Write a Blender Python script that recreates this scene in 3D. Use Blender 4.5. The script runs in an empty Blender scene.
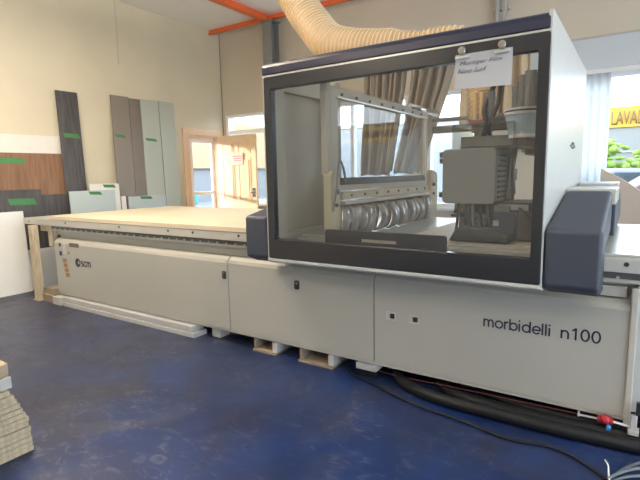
import bpy, bmesh, math, random
from mathutils import Vector, Matrix
random.seed(4)
C = bpy.context.scene.collection
PI = math.pi

# ------------------------------------------------------------ materials
def mat(name, col, rough=.5, metal=0., spec=.5, noise=0., nscale=5., bump=0., bscale=60., coat=0., col2=None, stretch=None, trans=0.):
    m = bpy.data.materials.new(name); m.use_nodes = True
    nt = m.node_tree; b = nt.nodes['Principled BSDF']
    b.inputs['Roughness'].default_value = rough; b.inputs['Metallic'].default_value = metal
    b.inputs['Specular IOR Level'].default_value = spec; b.inputs['Coat Weight'].default_value = coat
    if trans: b.inputs['Transmission Weight'].default_value = trans
    tc = nt.nodes.new('ShaderNodeTexCoord'); mp = nt.nodes.new('ShaderNodeMapping')
    nt.links.new(tc.outputs['Object'], mp.inputs['Vector'])
    if stretch: mp.inputs['Scale'].default_value = stretch
    if noise > 0 or col2:
        n = nt.nodes.new('ShaderNodeTexNoise'); n.inputs['Scale'].default_value = nscale; n.inputs['Detail'].default_value = 5
        nt.links.new(mp.outputs['Vector'], n.inputs['Vector'])
        r = nt.nodes.new('ShaderNodeValToRGB')
        r.color_ramp.elements[0].position = .3; r.color_ramp.elements[1].position = .7
        c2 = col2 if col2 else tuple(max(0, c*(1-noise)) for c in col)
        r.color_ramp.elements[0].color = (*c2, 1); r.color_ramp.elements[1].color = (*col, 1)
        nt.links.new(n.outputs['Fac'], r.inputs['Fac']); nt.links.new(r.outputs['Color'], b.inputs['Base Color'])
    else:
        b.inputs['Base Color'].default_value = (*col, 1)
    if bump > 0:
        n2 = nt.nodes.new('ShaderNodeTexNoise'); n2.inputs['Scale'].default_value = bscale
        nt.links.new(mp.outputs['Vector'], n2.inputs['Vector'])
        bp = nt.nodes.new('ShaderNodeBump'); bp.inputs['Strength'].default_value = bump; bp.inputs['Distance'].default_value = .01
        nt.links.new(n2.outputs['Fac'], bp.inputs['Height']); nt.links.new(bp.outputs['Normal'], b.inputs['Normal'])
    return m

def glass_mat(name, tint, refl, haze=0., hazecol=(.6, .62, .62)):
    m = bpy.data.materials.new(name); m.use_nodes = True; nt = m.node_tree; nt.nodes.clear()
    o = nt.nodes.new('ShaderNodeOutputMaterial'); mx = nt.nodes.new('ShaderNodeMixShader')
    t = nt.nodes.new('ShaderNodeBsdfTransparent'); g = nt.nodes.new('ShaderNodeBsdfGlossy')
    t.inputs['Color'].default_value = (*tint, 1); g.inputs['Roughness'].default_value = .02
    lw = nt.nodes.new('ShaderNodeLayerWeight'); lw.inputs['Blend'].default_value = .5
    pw = nt.nodes.new('ShaderNodeMath'); pw.operation = 'POWER'; pw.inputs[1].default_value = 5
    fr = nt.nodes.new('ShaderNodeMapRange'); fr.inputs['To Min'].default_value = .02*refl; fr.inputs['To Max'].default_value = .6
    nt.links.new(lw.outputs['Facing'], pw.inputs[0]); nt.links.new(pw.outputs[0], fr.inputs['Value'])
    nt.links.new(fr.outputs[0], mx.inputs[0]); nt.links.new(g.outputs[0], mx.inputs[2])
    if haze > 0:
        d = nt.nodes.new('ShaderNodeBsdfDiffuse'); d.inputs['Color'].default_value = (*hazecol, 1)
        m2 = nt.nodes.new('ShaderNodeMixShader'); n = nt.nodes.new('ShaderNodeTexNoise'); n.inputs['Scale'].default_value = 3
        ma = nt.nodes.new('ShaderNodeMath'); ma.operation = 'MULTIPLY'; ma.inputs[1].default_value = haze*2
        nt.links.new(n.outputs['Fac'], ma.inputs[0]); nt.links.new(ma.outputs[0], m2.inputs[0])
        nt.links.new(t.outputs[0], m2.inputs[1]); nt.links.new(d.outputs[0], m2.inputs[2]); nt.links.new(m2.outputs[0], mx.inputs[1])
    else:
        nt.links.new(t.outputs[0], mx.inputs[1])
    nt.links.new(mx.outputs[0], o.inputs[0])
    return m

M = {}
M['wall'] = mat('wall_paint', (.73, .67, .51), .75, noise=.06, nscale=1.5, bump=.05)
M['wallb'] = mat('back_wall_paint', (.66, .59, .48), .75, noise=.05, nscale=1.5)
M['wallr'] = mat('grey_wall_paint', (.50, .47, .42), .75)
M['band'] = mat('blue_grey_band', (.58, .62, .66), .6)
M['ceil'] = mat('ceiling_paint', (.92, .89, .83), .8, noise=.04, nscale=2)
M['orange'] = mat('orange_paint', (.80, .16, .04), .45)
M['steel_grey'] = mat('grey_steel', (.24, .24, .225), .5, noise=.15)
M['cream'] = mat('machine_cream_paint', (.375, .37, .335), .38, spec=.4, noise=.05, nscale=2)
M['ledge'] = mat('machine_ledge_paint', (.45, .44, .39), .4, noise=.06, nscale=4)
M['bed'] = mat('bed_grey_paint', (.47, .46, .42), .45, noise=.08, nscale=6)
M['phen'] = mat('phenolic_table', (.52, .53, .52), .22, noise=.1, nscale=8)
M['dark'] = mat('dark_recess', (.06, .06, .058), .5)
M['rail'] = mat('rail_steel', (.13, .13, .125), .4, metal=.3, noise=.2, nscale=12)
M['black'] = mat('black_plastic', (.018, .020, .024), .42)
M['rubber'] = mat('black_rubber', (.006, .007, .009), .5, spec=.3, bump=.2, bscale=30)
M['frame'] = mat('hood_frame_black', (.020, .022, .027), .28, spec=.5)
M['navy'] = mat('navy_cap', (.013, .017, .046), .35)
M['bumper'] = mat('bumper_foam_dark', (.034, .042, .062), .55, bump=.04, bscale=300)
M['white'] = mat('hood_white', (.47, .48, .47), .35, noise=.04, nscale=3)
M['inner'] = mat('hood_inner_grey', (.40, .38, .335), .45, noise=.1, nscale=5)
M['beige'] = mat('bracket_beige', (.46, .41, .30), .5, noise=.12, nscale=10)
M['alu'] = mat('aluminium', (.62, .62, .60), .3, metal=.7)
M['chrome'] = mat('chrome', (.7, .7, .7), .15, metal=1)
M['mdf'] = mat('mdf_board', (.72, .62, .46), .6, noise=.08, nscale=4)
M['mdfedge'] = mat('mdf_edge', (.48, .38, .26), .8, noise=.25, nscale=40)
M['chip'] = mat('chipboard', (.50, .42, .29), .85, noise=.3, nscale=60, bump=.5, bscale=90)
M['chipt'] = mat('slab_top', (.46, .36, .25), .7, noise=.15, nscale=20)
M['slabw'] = mat('slab_white', (.46, .45, .43), .7, noise=.12, nscale=25)
M['pine'] = mat('pine_wood', (.54, .45, .31), .7, noise=.3, nscale=6, stretch=(8, 8, 1))
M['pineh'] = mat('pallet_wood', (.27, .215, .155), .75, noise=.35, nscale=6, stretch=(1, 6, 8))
M['whiteboard'] = mat('white_laminate', (.80, .78, .73), .45)
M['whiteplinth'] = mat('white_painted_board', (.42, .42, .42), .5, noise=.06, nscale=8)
M['brown'] = mat('brown_oak_laminate', (.27, .15, .085), .5, col2=(.15, .08, .045), nscale=3, stretch=(10, 14, .8))
M['char'] = mat('charcoal_oak_laminate', (.085, .082, .085), .5, col2=(.035, .034, .037), nscale=3, stretch=(8, 10, .7))
M['taupe'] = mat('taupe_laminate', (.235, .205, .18), .5)
M['taupe2'] = mat('darker_taupe_laminate', (.20, .17, .145), .5)
M['sage'] = mat('sage_laminate', (.47, .51, .45), .5)
M['sageb'] = mat('pale_blue_laminate', (.50, .58, .58), .5)
M['redb'] = mat('red_brown_edge', (.20, .07, .05), .6)
M['tape'] = mat('green_tape', (.05, .20, .07), .6)
M['doorw'] = mat('door_wood', (.88, .64, .40), .5, noise=.06, nscale=5, stretch=(4, 4, .6))
M['casing'] = mat('casing_wood', (.80, .56, .36), .5, noise=.08, nscale=5, stretch=(4, 4, .6))
M['whitetrim'] = mat('white_trim', (.85, .84, .82), .4)
M['paper'] = mat('paper_white', (.42, .43, .45), .8)
M['ink'] = mat('ink_dark', (.09, .09, .12), .6)
M['logo'] = mat('logo_navy', (.012, .016, .040), .5)
M['hose'] = mat('tan_hose_skin', (.72, .50, .27), .45)
M['wire'] = mat('hose_spiral_cream', (.86, .74, .54), .4)
M['drape'] = mat('brown_drape', (.36, .29, .22), .7, noise=.2, nscale=3, stretch=(3, 3, .4))
M['drapel'] = mat('tan_drape', (.56, .43, .28), .7, noise=.1, nscale=3, stretch=(3, 3, .4))
M['strip'] = mat('grey_plastic_strip', (.34, .32, .30), .2, noise=.45, nscale=12, coat=.3)
M['headgrey'] = mat('spindle_cover_grey', (.27, .285, .295), .45, noise=.06, nscale=6)
M['midgrey'] = mat('mid_grey_metal', (.22, .22, .22), .4, metal=.2, noise=.3, nscale=10)
M['headdark'] = mat('dark_head_metal', (.075, .075, .078), .5, noise=.6, nscale=14)
M['navyb'] = mat('navy_motor', (.03, .045, .10), .4)
M['bluew'] = mat('pale_blue_plastic', (.42, .56, .68), .4)
M['tan'] = mat('tan_board', (.50, .43, .36), .7)
M['red'] = mat('red_plastic', (.36, .02, .03), .4)
M['blue'] = mat('blue_plastic', (.05, .25, .6), .4)
M['redwire'] = mat('dark_red_wire', (.10, .015, .015), .5)
M['greycable'] = mat('grey_cable', (.10, .12, .14), .45)
M['whitep'] = mat('white_plastic', (.8, .8, .8), .4)
M['brownlabel'] = mat('orange_brown_label', (.30, .17, .06), .6)
M['blind'] = mat('white_blind', (.84, .86, .87), .6)
M['glasshood'] = glass_mat('hood_polycarbonate', (.93, .93, .92), 1.5, .04, (.55, .54, .52))
M['glassin'] = glass_mat('inner_pane', (.88, .9, .92), 1.45)
M['glassw'] = glass_mat('window_glass', (.95, .97, .97), 1.4)
M['clearp'] = glass_mat('clear_shroud', (.74, .72, .68), 1.5, .1, (.5, .48, .45))
# outdoors
M['asphalt'] = mat('asphalt', (.16, .16, .16), .9, noise=.2, nscale=2)
M['bgrey'] = mat('cladding_grey', (.18, .18, .18), .8)
M['blight'] = mat('cladding_light', (.32, .32, .32), .8)
M['btan'] = mat('cladding_tan', (.34, .24, .13), .8)
M['signy'] = mat('sign_yellow', (.50, .27, .02), .6)
M['signb'] = mat('sign_letter_brown', (.12, .07, .02), .6)
M['leaf'] = mat('shrub_leaf', (.22, .34, .05), .8, noise=.5, nscale=3)
M['carb'] = mat('car_pale_blue', (.20, .26, .34), .3)
M['carm'] = mat('car_maroon', (.16, .09, .10), .3)
M['carr'] = mat('car_red', (.36, .05, .05), .3)
M['cart'] = mat('car_teal', (.04, .24, .22), .3)
M['carg'] = mat('car_window', (.06, .07, .08), .2)

def blind_mat():
    m = bpy.data.materials.new('white_blind_cloth'); m.use_nodes = True; nt = m.node_tree; nt.nodes.clear()
    o = nt.nodes.new('ShaderNodeOutputMaterial'); mx = nt.nodes.new('ShaderNodeMixShader'); mx.inputs[0].default_value = .6
    d = nt.nodes.new('ShaderNodeBsdfDiffuse'); d.inputs[0].default_value = (.85, .87, .88, 1)
    t = nt.nodes.new('ShaderNodeBsdfTranslucent'); t.inputs[0].default_value = (.9, .92, .93, 1)
    nt.links.new(d.outputs[0], mx.inputs[1]); nt.links.new(t.outputs[0], mx.inputs[2]); nt.links.new(mx.outputs[0], o.inputs[0]); return m
M['blind'] = blind_mat()
def floor_mat():
    m = bpy.data.materials.new('blue_epoxy_floor'); m.use_nodes = True; nt = m.node_tree; b = nt.nodes['Principled BSDF']
    N = nt.nodes.new; L = nt.links.new
    tc = N('ShaderNodeTexCoord')
    def noise(s, d, dist=0., sc=None):
        n = N('ShaderNodeTexNoise'); n.inputs['Scale'].default_value = s; n.inputs['Detail'].default_value = d; n.inputs['Distortion'].default_value = dist; n.inputs['Roughness'].default_value = .68
        if sc:
            mp = N('ShaderNodeMapping'); mp.inputs['Scale'].default_value = sc; mp.inputs['Rotation'].default_value = (0, 0, .5); L(tc.outputs['Object'], mp.inputs['Vector']); L(mp.outputs['Vector'], n.inputs['Vector'])
        else: L(tc.outputs['Object'], n.inputs['Vector'])
        return n
    def ramp(n, p0, p1, c0, c1):
        r = N('ShaderNodeValToRGB'); r.color_ramp.elements[0].position = p0; r.color_ramp.elements[1].position = p1
        r.color_ramp.elements[0].color = (*c0, 1); r.color_ramp.elements[1].color = (*c1, 1); L(n.outputs['Fac'], r.inputs['Fac']); return r
    base = ramp(noise(1.3, 3, .4), .35, .65, (.004, .011, .048), (.007, .028, .120))
    dust = ramp(noise(2.0, 13, 1.2), .47, .66, (0, 0, 0), (1, 1, 1))
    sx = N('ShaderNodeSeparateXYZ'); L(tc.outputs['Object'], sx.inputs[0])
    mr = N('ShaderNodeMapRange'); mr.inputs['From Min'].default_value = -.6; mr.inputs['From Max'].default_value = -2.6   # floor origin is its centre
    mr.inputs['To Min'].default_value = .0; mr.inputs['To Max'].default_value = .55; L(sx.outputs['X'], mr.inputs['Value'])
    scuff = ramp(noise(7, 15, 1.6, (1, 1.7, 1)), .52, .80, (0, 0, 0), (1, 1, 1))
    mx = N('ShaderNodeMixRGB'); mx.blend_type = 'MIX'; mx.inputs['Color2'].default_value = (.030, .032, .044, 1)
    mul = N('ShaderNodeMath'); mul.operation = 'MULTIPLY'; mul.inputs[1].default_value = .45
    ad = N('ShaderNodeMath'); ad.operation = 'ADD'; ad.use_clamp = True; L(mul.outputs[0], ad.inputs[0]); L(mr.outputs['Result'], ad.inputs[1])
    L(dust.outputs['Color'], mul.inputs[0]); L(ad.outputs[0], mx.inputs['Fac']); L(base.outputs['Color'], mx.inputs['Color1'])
    mask = ramp(noise(1.1, 4, .6), .45, .62, (.12, .12, .12), (1, 1, 1))
    mm = N('ShaderNodeMath'); mm.operation = 'MULTIPLY'; L(scuff.outputs['Color'], mm.inputs[0]); L(mask.outputs['Color'], mm.inputs[1])
    mx2 = N('ShaderNodeMixRGB'); mx2.inputs['Color2'].default_value = (.16, .17, .22, 1)
    mul2 = N('ShaderNodeMath'); mul2.operation = 'MULTIPLY'; mul2.inputs[1].default_value = .9
    L(mm.outputs[0], mul2.inputs[0]); L(mul2.outputs[0], mx2.inputs['Fac']); L(mx.outputs['Color'], mx2.inputs['Color1'])
    L(mx2.outputs['Color'], b.inputs['Base Color'])
    r2 = N('ShaderNodeMapRange'); r2.inputs['To Min'].default_value = .34; r2.inputs['To Max'].default_value = .52
    L(dust.outputs['Color'], r2.inputs['Value']); L(r2.outputs['Result'], b.inputs['Roughness'])
    b.inputs['Specular IOR Level'].default_value = .38
    return m
M['floor'] = floor_mat()

# ------------------------------------------------------------ mesh helpers
ORG = {}
class MB:
    def __init__(s): s.bm = bmesh.new()
    def box(s, x0, x1, y0, y1, z0, z1, rot=None):
        c = Vector(((x0+x1)/2, (y0+y1)/2, (z0+z1)/2)); vs = []
        for z in (z0, z1):
            for x, y in ((x0, y0), (x1, y0), (x1, y1), (x0, y1)):
                p = Vector((x, y, z))
                if rot is not None: p = rot @ (p-c) + c
                vs.append(s.bm.verts.new(p))
        for f in ((3, 2, 1, 0), (4, 5, 6, 7), (0, 1, 5, 4), (1, 2, 6, 5), (2, 3, 7, 6), (3, 0, 4, 7)): s.bm.faces.new([vs[i] for i in f])
        return s
    def hexa(s, pts):   # 4 lower, 4 upper
        vs = [s.bm.verts.new(Vector(p)) for p in pts]
        for f in ((3, 2, 1, 0), (4, 5, 6, 7), (0, 1, 5, 4), (1, 2, 6, 5), (2, 3, 7, 6), (3, 0, 4, 7)): s.bm.faces.new([vs[i] for i in f])
        return s
    def prism(s, prof, axis, a, b):
        def P(u, v, w): return {'x': (w, u, v), 'y': (u, w, v), 'z': (u, v, w)}[axis]
        A = [s.bm.verts.new(P(u, v, a)) for u, v in prof]; B = [s.bm.verts.new(P(u, v, b)) for u, v in prof]; n = len(prof)
        s.bm.faces.new(A); s.bm.faces.new(B[::-1])
        for i in range(n): s.bm.faces.new([A[i], B[i], B[(i+1) % n], A[(i+1) % n]])
        return s
    def ring(s, outer, inner, axis, a, b):   # frame from two loops with equal count
        def P(u, v, w): return {'x': (w, u, v), 'y': (u, w, v), 'z': (u, v, w)}[axis]
        n = len(outer)
        L = [[s.bm.verts.new(P(u, v, w)) for u, v in l] for w in (a, b) for l in (outer, inner)]
        oa, ia, ob, ib = L
        for i in range(n):
            j = (i+1) % n
            s.bm.faces.new([oa[i], oa[j], ia[j], ia[i]]); s.bm.faces.new([ob[j], ob[i], ib[i], ib[j]])
            s.bm.faces.new([oa[j], oa[i], ob[i], ob[j]]); s.bm.faces.new([ia[i], ia[j], ib[j], ib[i]])
        return s
    def tube(s, pts, r, n=10, cap=True):
        pts = [Vector(p) for p in pts]; R = r if callable(r) else (lambda i: r)
        up = Vector((0, 0, 1)); prev = None; rings = []
        for i, p in enumerate(pts):
            t = (pts[min(i+1, len(pts)-1)]-pts[max(i-1, 0)]).normalized()
            a = prev if prev is not None else (up if abs(t.dot(up)) < .9 else Vector((1, 0, 0)))
            a = (a - t*a.dot(t)).normalized(); prev = a; b = t.cross(a)
            rings.append([s.bm.verts.new(p + (a*math.cos(2*PI*k/n) + b*math.sin(2*PI*k/n))*R(i)) for k in range(n)])
        for i in range(len(rings)-1):
            for k in range(n): s.bm.faces.new([rings[i][k], rings[i][(k+1) % n], rings[i+1][(k+1) % n], rings[i+1][k]])
        if cap: s.bm.faces.new(rings[0][::-1]); s.bm.faces.new(rings[-1])
        return s
    def cyl(s, p, q, r, n=20, r2=None):
        return s.tube([p, q], lambda i: (r, r if r2 is None else r2)[i], n)
    def ball(s, c, r, sz=(1, 1, 1)):
        bmesh.ops.create_icosphere(s.bm, subdivisions=2, radius=r, matrix=Matrix.Translation(c) @ Matrix.Diagonal((*sz, 1))); return s
    def grid(s, f, nu, nv):
        V = [[s.bm.verts.new(f(i/nu, j/nv)) for j in range(nv+1)] for i in range(nu+1)]
        for i in range(nu):
            for j in range(nv): s.bm.faces.new([V[i][j], V[i+1][j], V[i+1][j+1], V[i][j+1]])
        return s
    def obj(s, name, m, parent=None, bevel=0., seg=2, smooth=False, solid=0.):
        me = bpy.data.meshes.new(name)
        bmesh.ops.recalc_face_normals(s.bm, faces=s.bm.faces[:])
        if parent is not None: o0 = ORG[parent.name]
        else:
            xs = [v.co for v in s.bm.verts]
            o0 = Vector(((min(v.x for v in xs)+max(v.x for v in xs))/2, (min(v.y for v in xs)+max(v.y for v in xs))/2, min(v.z for v in xs)))
        for v in s.bm.verts: v.co -= o0
        s.bm.to_mesh(me); s.bm.free()
        me.materials.append(M[m] if isinstance(m, str) else m)
        if smooth:
            for p in me.polygons: p.use_smooth = True
        o = bpy.data.objects.new(name, me); C.objects.link(o); ORG[o.name] = o0
        if parent is not None: o.parent = parent
        else: o.location = o0
        if solid: md = o.modifiers.new('s', 'SOLIDIFY'); md.thickness = solid; md.offset = 0
        if bevel: md = o.modifiers.new('b', 'BEVEL'); md.width = bevel; md.segments = seg; md.limit_method = 'ANGLE'; md.harden_normals = False
        return o
def B(*a, **k): return MB().box(*a, **k)
def thing(name, loc, label, cat, group=None):
    o = bpy.data.objects.new(name, None); C.objects.link(o); o.location = loc; o.empty_display_size = .1
    ORG[o.name] = Vector(loc); o['label'] = label; o['category'] = cat
    if group: o['group'] = group
    return o
def tag(o, label, cat, group=None):
    o['label'] = label; o['category'] = cat
    if group: o['group'] = group
    return o
def struct(o): o['kind'] = 'structure'; return o
def rrect(x0, x1, y0, y1, r, n=5):
    out = []
    for cx, cy, a0 in ((x1-r, y1-r, 0), (x0+r, y1-r, 90), (x0+r, y0+r, 180), (x1-r, y0+r, 270)):
        for k in range(n+1):
            a = math.radians(a0+90*k/n); out.append((cx+r*math.cos(a), cy+r*math.sin(a)))
    return out
def spline(pts, n=12):
    P = [Vector(p) for p in pts]; P = [2*P[0]-P[1]]+P+[2*P[-1]-P[-2]]; out = []
    for i in range(1, len(P)-2):
        for k in range(n):
            t = k/n; a, b, c, d = P[i-1:i+3]
            out.append(.5*((2*b)+(c-a)*t+(2*a-5*b+4*c-d)*t*t+(3*b-a-3*c+d)*t**3))
    out.append(P[-2]); return out
def text(name, s, width, m, parent, org, height=None, ex=.0012, rot=None, shear=0., bold=0., space=1.):
    """flat lettering standing in the XZ plane, facing -Y, lower-left corner at org"""
    cu = bpy.data.curves.new(name, 'FONT'); cu.body = s; cu.size = 1; cu.extrude = 0; cu.shear = shear; cu.offset = bold; cu.space_character = space
    t = bpy.data.objects.new('tmp', cu); C.objects.link(t); dg = bpy.context.evaluated_depsgraph_get()
    me = bpy.data.meshes.new_from_object(t.evaluated_get(dg)); bpy.data.objects.remove(t)
    xs = [v.co.x for v in me.vertices]; ys = [v.co.y for v in me.vertices]
    w = max(xs)-min(xs); k = width/w; kz = k if height is None else height/(max(ys)-min(ys))
    mn = min(xs); R = rot if rot is not None else Matrix.Identity(3)
    o0 = ORG[parent.name]
    for v in me.vertices:
        p = R @ Vector(((v.co.x-mn)*k, 0, v.co.y*kz)); v.co = Vector(org)+p-o0
    me.name = name; me.materials.append(M[m]); o = bpy.data.objects.new(name, me); C.objects.link(o); o.parent = parent; ORG[o.name] = o0
    md = o.modifiers.new('s', 'SOLIDIFY'); md.thickness = ex; md.offset = 0
    return o

def arc(cx, cy, rx, ry, a0, a1, n=18):
    return [(cx+rx*math.cos(math.radians(a0+(a1-a0)*k/n)), cy+ry*math.sin(math.radians(a0+(a1-a0)*k/n))) for k in range(n+1)]
GL = {'o': ([arc(.5, .5, .415, .43, 0, 360, 30)], 1.08), 'c': ([arc(.5, .5, .415, .43, 42, 318, 26)], .98),
      'n': ([[(.09, 0), (.09, 1)], [(.09, .5)]+arc(.42, .56, .33, .37, 165, 0)+[(.75, 0)]], .97),
      'm': ([[(.09, 0), (.09, 1)], [(.09, .5)]+arc(.36, .58, .27, .35, 165, 0)+[(.63, 0)], [(.63, .5)]+arc(.90, .58, .27, .35, 165, 0)+[(1.17, 0)]], 1.38),
      'r': ([[(.09, 0), (.09, 1)], [(.09, .45)]+arc(.42, .55, .33, .39, 165, 78)+[(.52, .935)]], .60),
      'b': ([[(.09, 0), (.09, 1.4)], arc(.50, .5, .405, .43, 0, 360, 30)], 1.07),
      'd': ([[(.92, 0), (.92, 1.4)], arc(.50, .5, .405, .43, 0, 360, 30)], 1.13),
      'i': ([[(.09, 0), (.09, 1)], [(.09, 1.2), (.09, 1.4)]], .37), 'l': ([[(.09, 0), (.09, 1.4)]], .37),
      'e': ([arc(.5, .5, .41, .43, 0, 322, 28), [(.1, .5), (.91, .5)]], 1.05),
      '1': ([[(.50, 0), (.50, 1.4)], [(.5, 1.32)]+arc(.12, 1.42, .33, .33, -20, -88, 8)], .93),
      '0': ([arc(.46, .7, .36, .63, 0, 360, 32)], 1.02),
      's': ([arc(.42, .72, .29, .21, 35, 270, 16)[:-1]+arc(.42, .27, .31, .24, 90, -150, 16)], .86), ' ': ([], .62)}
def glyphs(name, word, x0, x1, z0, zx, m, parent, y, sw=.16):
    tot = sum(GL[c][1] for c in word); kx = (x1-x0)/tot; cur = 0; mb = MB(); depth = 0
    for ch in word:
        for pl in GL[ch][0]:
            closed = (abs(pl[0][0]-pl[-1][0])+abs(pl[0][1]-pl[-1][1])) < 1e-6 and len(pl) > 3
            if closed: pl = pl[:-1]
            n = len(pl); Lp = []; Rp = []
            for i, p in enumerate(pl):
                a = pl[(i-1) % n] if closed else pl[max(i-1, 0)]; b = pl[(i+1) % n] if closed else pl[min(i+1, n-1)]
                dx, dy = b[0]-a[0], b[1]-a[1]; q = math.hypot(dx, dy); nx, ny = -dy/q*sw/2, dx/q*sw/2
                Lp.append((p[0]+nx, p[1]+ny)); Rp.append((p[0]-nx, p[1]-ny))
            def V(q): return mb.bm.verts.new((x0+(cur+q[0])*kx, y-depth, z0+q[1]*zx))
            L_ = [V(q) for q in Lp]; R_ = [V(q) for q in Rp]
            for i in range(n if closed else n-1):
                j = (i+1) % n; mb.bm.faces.new([L_[i], L_[j], R_[j], R_[i]])
            depth += .00003
        cur += GL[ch][1]
    return mb.obj(name, m, parent, solid=.0008)

# ------------------------------------------------------------ room
XL, YB, ZC = -6.85, 6.98, 4.14
XR, YFR = 5.0, -5.5
struct(B(XL-.2, XR, YFR, YB+.2, -.1, 0).obj('floor', 'floor'))
struct(B(XL-.2, XR, YFR, YB+.2, ZC, ZC+.15).obj('ceiling', 'ceil'))
# left wall with the door opening y 6.06..6.81, z 0..2.20
w = MB(); DY0, DY1, DZ = 6.07, 6.81, 2.20
w.box(XL-.15, XL, YFR, DY0, 0, ZC); w.box(XL-.15, XL, DY1, YB+.2, 0, ZC); w.box(XL-.15, XL, DY0, DY1, DZ, ZC)
struct(w.obj('wall_left', 'wall'))
# back wall with four window openings
WZ0, WZ1 = .92, 2.60
wins = [(-6.74, -5.60), (-4.95, -2.95), (-2.66, -1.72), (-.90, 3.6)]
w = MB(); edge = XL
for a, b in wins:
    w.box(edge, a, YB, YB+.2, 0, ZC); w.box(a, b, YB, YB+.2, 0, WZ0); w.box(a, b, YB, YB+.2, WZ1, ZC); edge = b
w.box(edge, XR, YB, YB+.2, 0, ZC)
struct(w.obj('wall_back', 'wallb'))
# right wall and wall behind the camera; unseen openings sized to set the daylight
w = MB(); w.box(XR, XR+.2, YFR, -1.6, 0, ZC); w.box(XR, XR+.2, 3.4, YB+.2, 0, ZC); w.box(XR, XR+.2, -1.6, 3.4, 3.0, ZC)
struct(w.obj('wall_right', 'wall'))
w = MB(); w.box(XL-.2, 2.2, YFR-.2, YFR, 0, ZC); w.box(4.2, XR+.2, YFR-.2, YFR, 0, ZC); w.box(2.2, 4.2, YFR-.2, YFR, 2.9, ZC); w.box(2.2, 4.2, YFR-.2, YFR, 0, .9)
struct(w.obj('wall_front', 'wall'))
for i, (a, b) in enumerate(wins):
    W = MB()
    t = .06
    W.ring([(a, WZ0), (b, WZ0), (b, WZ1), (a, WZ1)], [(a+t, WZ0+t), (b-t, WZ0+t), (b-t, WZ1-t*.7), (a+t, WZ1-t*.7)], 'y', YB-.03, YB+.12)
    o = struct(W.obj(f'window_{i+1}', 'whitetrim'))
    g = B(a+t, b-t, YB+.05, YB+.056, WZ0+t, WZ1-t*.7).obj('pane', 'glassw', o)
    m_ = MB()
    if i == 0: m_.box(a+t, b-t, YB+.0, YB+.1, 2.24, 2.31)
    if i == 1: m_.box(-3.98, -3.92, YB, YB+.1, WZ0+t, WZ1-t)
    if i == 3: m_.box(1.3, 1.36, YB, YB+.1, WZ0+t, WZ1-t)
    if i != 2: m_.obj('mullion', 'whitetrim', o)
    B(a-.05, b+.05, YB-.10, YB-.03, WZ0-.04, WZ0).obj('sill', 'whitetrim', o)
struct(B(-.98, 3.7, YB-.045, YB, WZ1+.005, WZ1+.055).obj('trim_1', 'whitetrim'))
struct(B(-1.5, XR, YB-.07, YB, WZ1+.055, 3.02).obj('trim_2', 'band'))
struct(B(-1.5, XR, YB-.085, YB, 3.02, 3.04).obj('trim_3', 'wallr'))
struct(B(XL, XL+.012, YFR, DY0-.15, 0, .1).obj('baseboard_left', 'whiteboard'))
# seams of ceiling and wall sheets
struct(B(-6.85, 4.9, 4.6, 4.625, ZC-.008, ZC).obj('trim_4', 'wall'))
struct(B(XL, XL+.006, 4.76, 4.775, 3.2, ZC).obj('trim_5', 'wallb'))
struct(B(-5.02, -5.0, YB-.008, YB, 2.9, ZC).obj('trim_6', 'wallb'))
struct(B(XL+.0, XL+.012, YB-.012, YB, 2.2, ZC).obj('trim_7', 'steel_grey'))
# orange beams and steel column
b1 = tag(MB().box(-6.84, 4.9, 6.68, 6.76, ZC-.075, ZC-.06).box(-6.84, 4.9, 6.71, 6.73, ZC-.06, ZC).obj('roof_beam', 'orange'), 'orange painted steel beam along the ceiling above the back wall', 'beam')
b2 = tag(MB().box(-5.47, -5.35, -5.4, 6.66, ZC-.11, ZC-.09).box(-5.42, -5.40, -5.4, 6.66, ZC-.09, ZC).obj('roof_beam', 'orange'), 'orange steel beam running from the grey column towards the viewer', 'beam')
cx, cy = -5.38, 6.72
col = MB().box(cx-.10, cx+.10, cy-.10, cy-.085, 0, ZC-.11).box(cx-.10, cx+.10, cy+.085, cy+.10, 0, ZC-.11).box(cx-.008, cx+.008, cy-.085, cy+.085, 0, ZC-.11)
col.box(cx-.13, cx+.13, cy-.12, cy+.12, ZC-.125, ZC-.11)
tag(col.obj('steel_column', 'steel_grey'), 'dark grey steel column standing against the back wall under the orange beam', 'column')
pp = thing('conduit_pipe', (-1.63, 6.88, 2.6), 'pale grey vertical pipe on the wall above the machine hood', 'pipe')
MB().cyl((-1.68, 6.88, 2.62), (-1.68, 6.88, ZC), .032).obj('tube', 'whiteplinth', pp, smooth=True)
MB().cyl((-1.59, 6.88, 2.62), (-1.59, 6.88, ZC), .028).obj('tube', 'bed', pp, smooth=True)
MB().box(-1.75, -1.53, 6.91, 6.975, 3.55, 3.59).obj('clamp', 'alu', pp)

# door in the left wall: casing, jamb, storm door, open leaf
d = struct(MB().ring([(DY0-.13, 0), (DY1+.10, 0), (DY1+.10, DZ+.12), (DY0-.13, DZ+.12)], [(DY0, 0.001), (DY1, 0.001), (DY1, DZ), (DY0, DZ)], 'x', XL, XL+.03).obj('door_1', 'casing'))
MB().box(XL-.15, XL, DY0-.001, DY0+.03, 0, DZ).box(XL-.15, XL, DY1-.03, DY1+.001, 0, DZ).box(XL-.15, XL, DY0, DY1, DZ-.03, DZ).obj('jamb', 'casing', d)
sd = MB(); sd.ring([(DY0+.03, .01), (DY1-.03, .01), (DY1-.03, DZ-.03), (DY0+.03, DZ-.03)], [(DY0+.17, .2), (DY1-.09, .2), (DY1-.09, DZ-.12), (DY0+.17, DZ-.12)], 'x', XL-.13, XL-.09)
sd.box(XL-.13, XL-.09, DY0+.17, DY1-.09, 1.10, 1.16)
sdo = sd.obj('storm_door', 'whitetrim', d)
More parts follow.
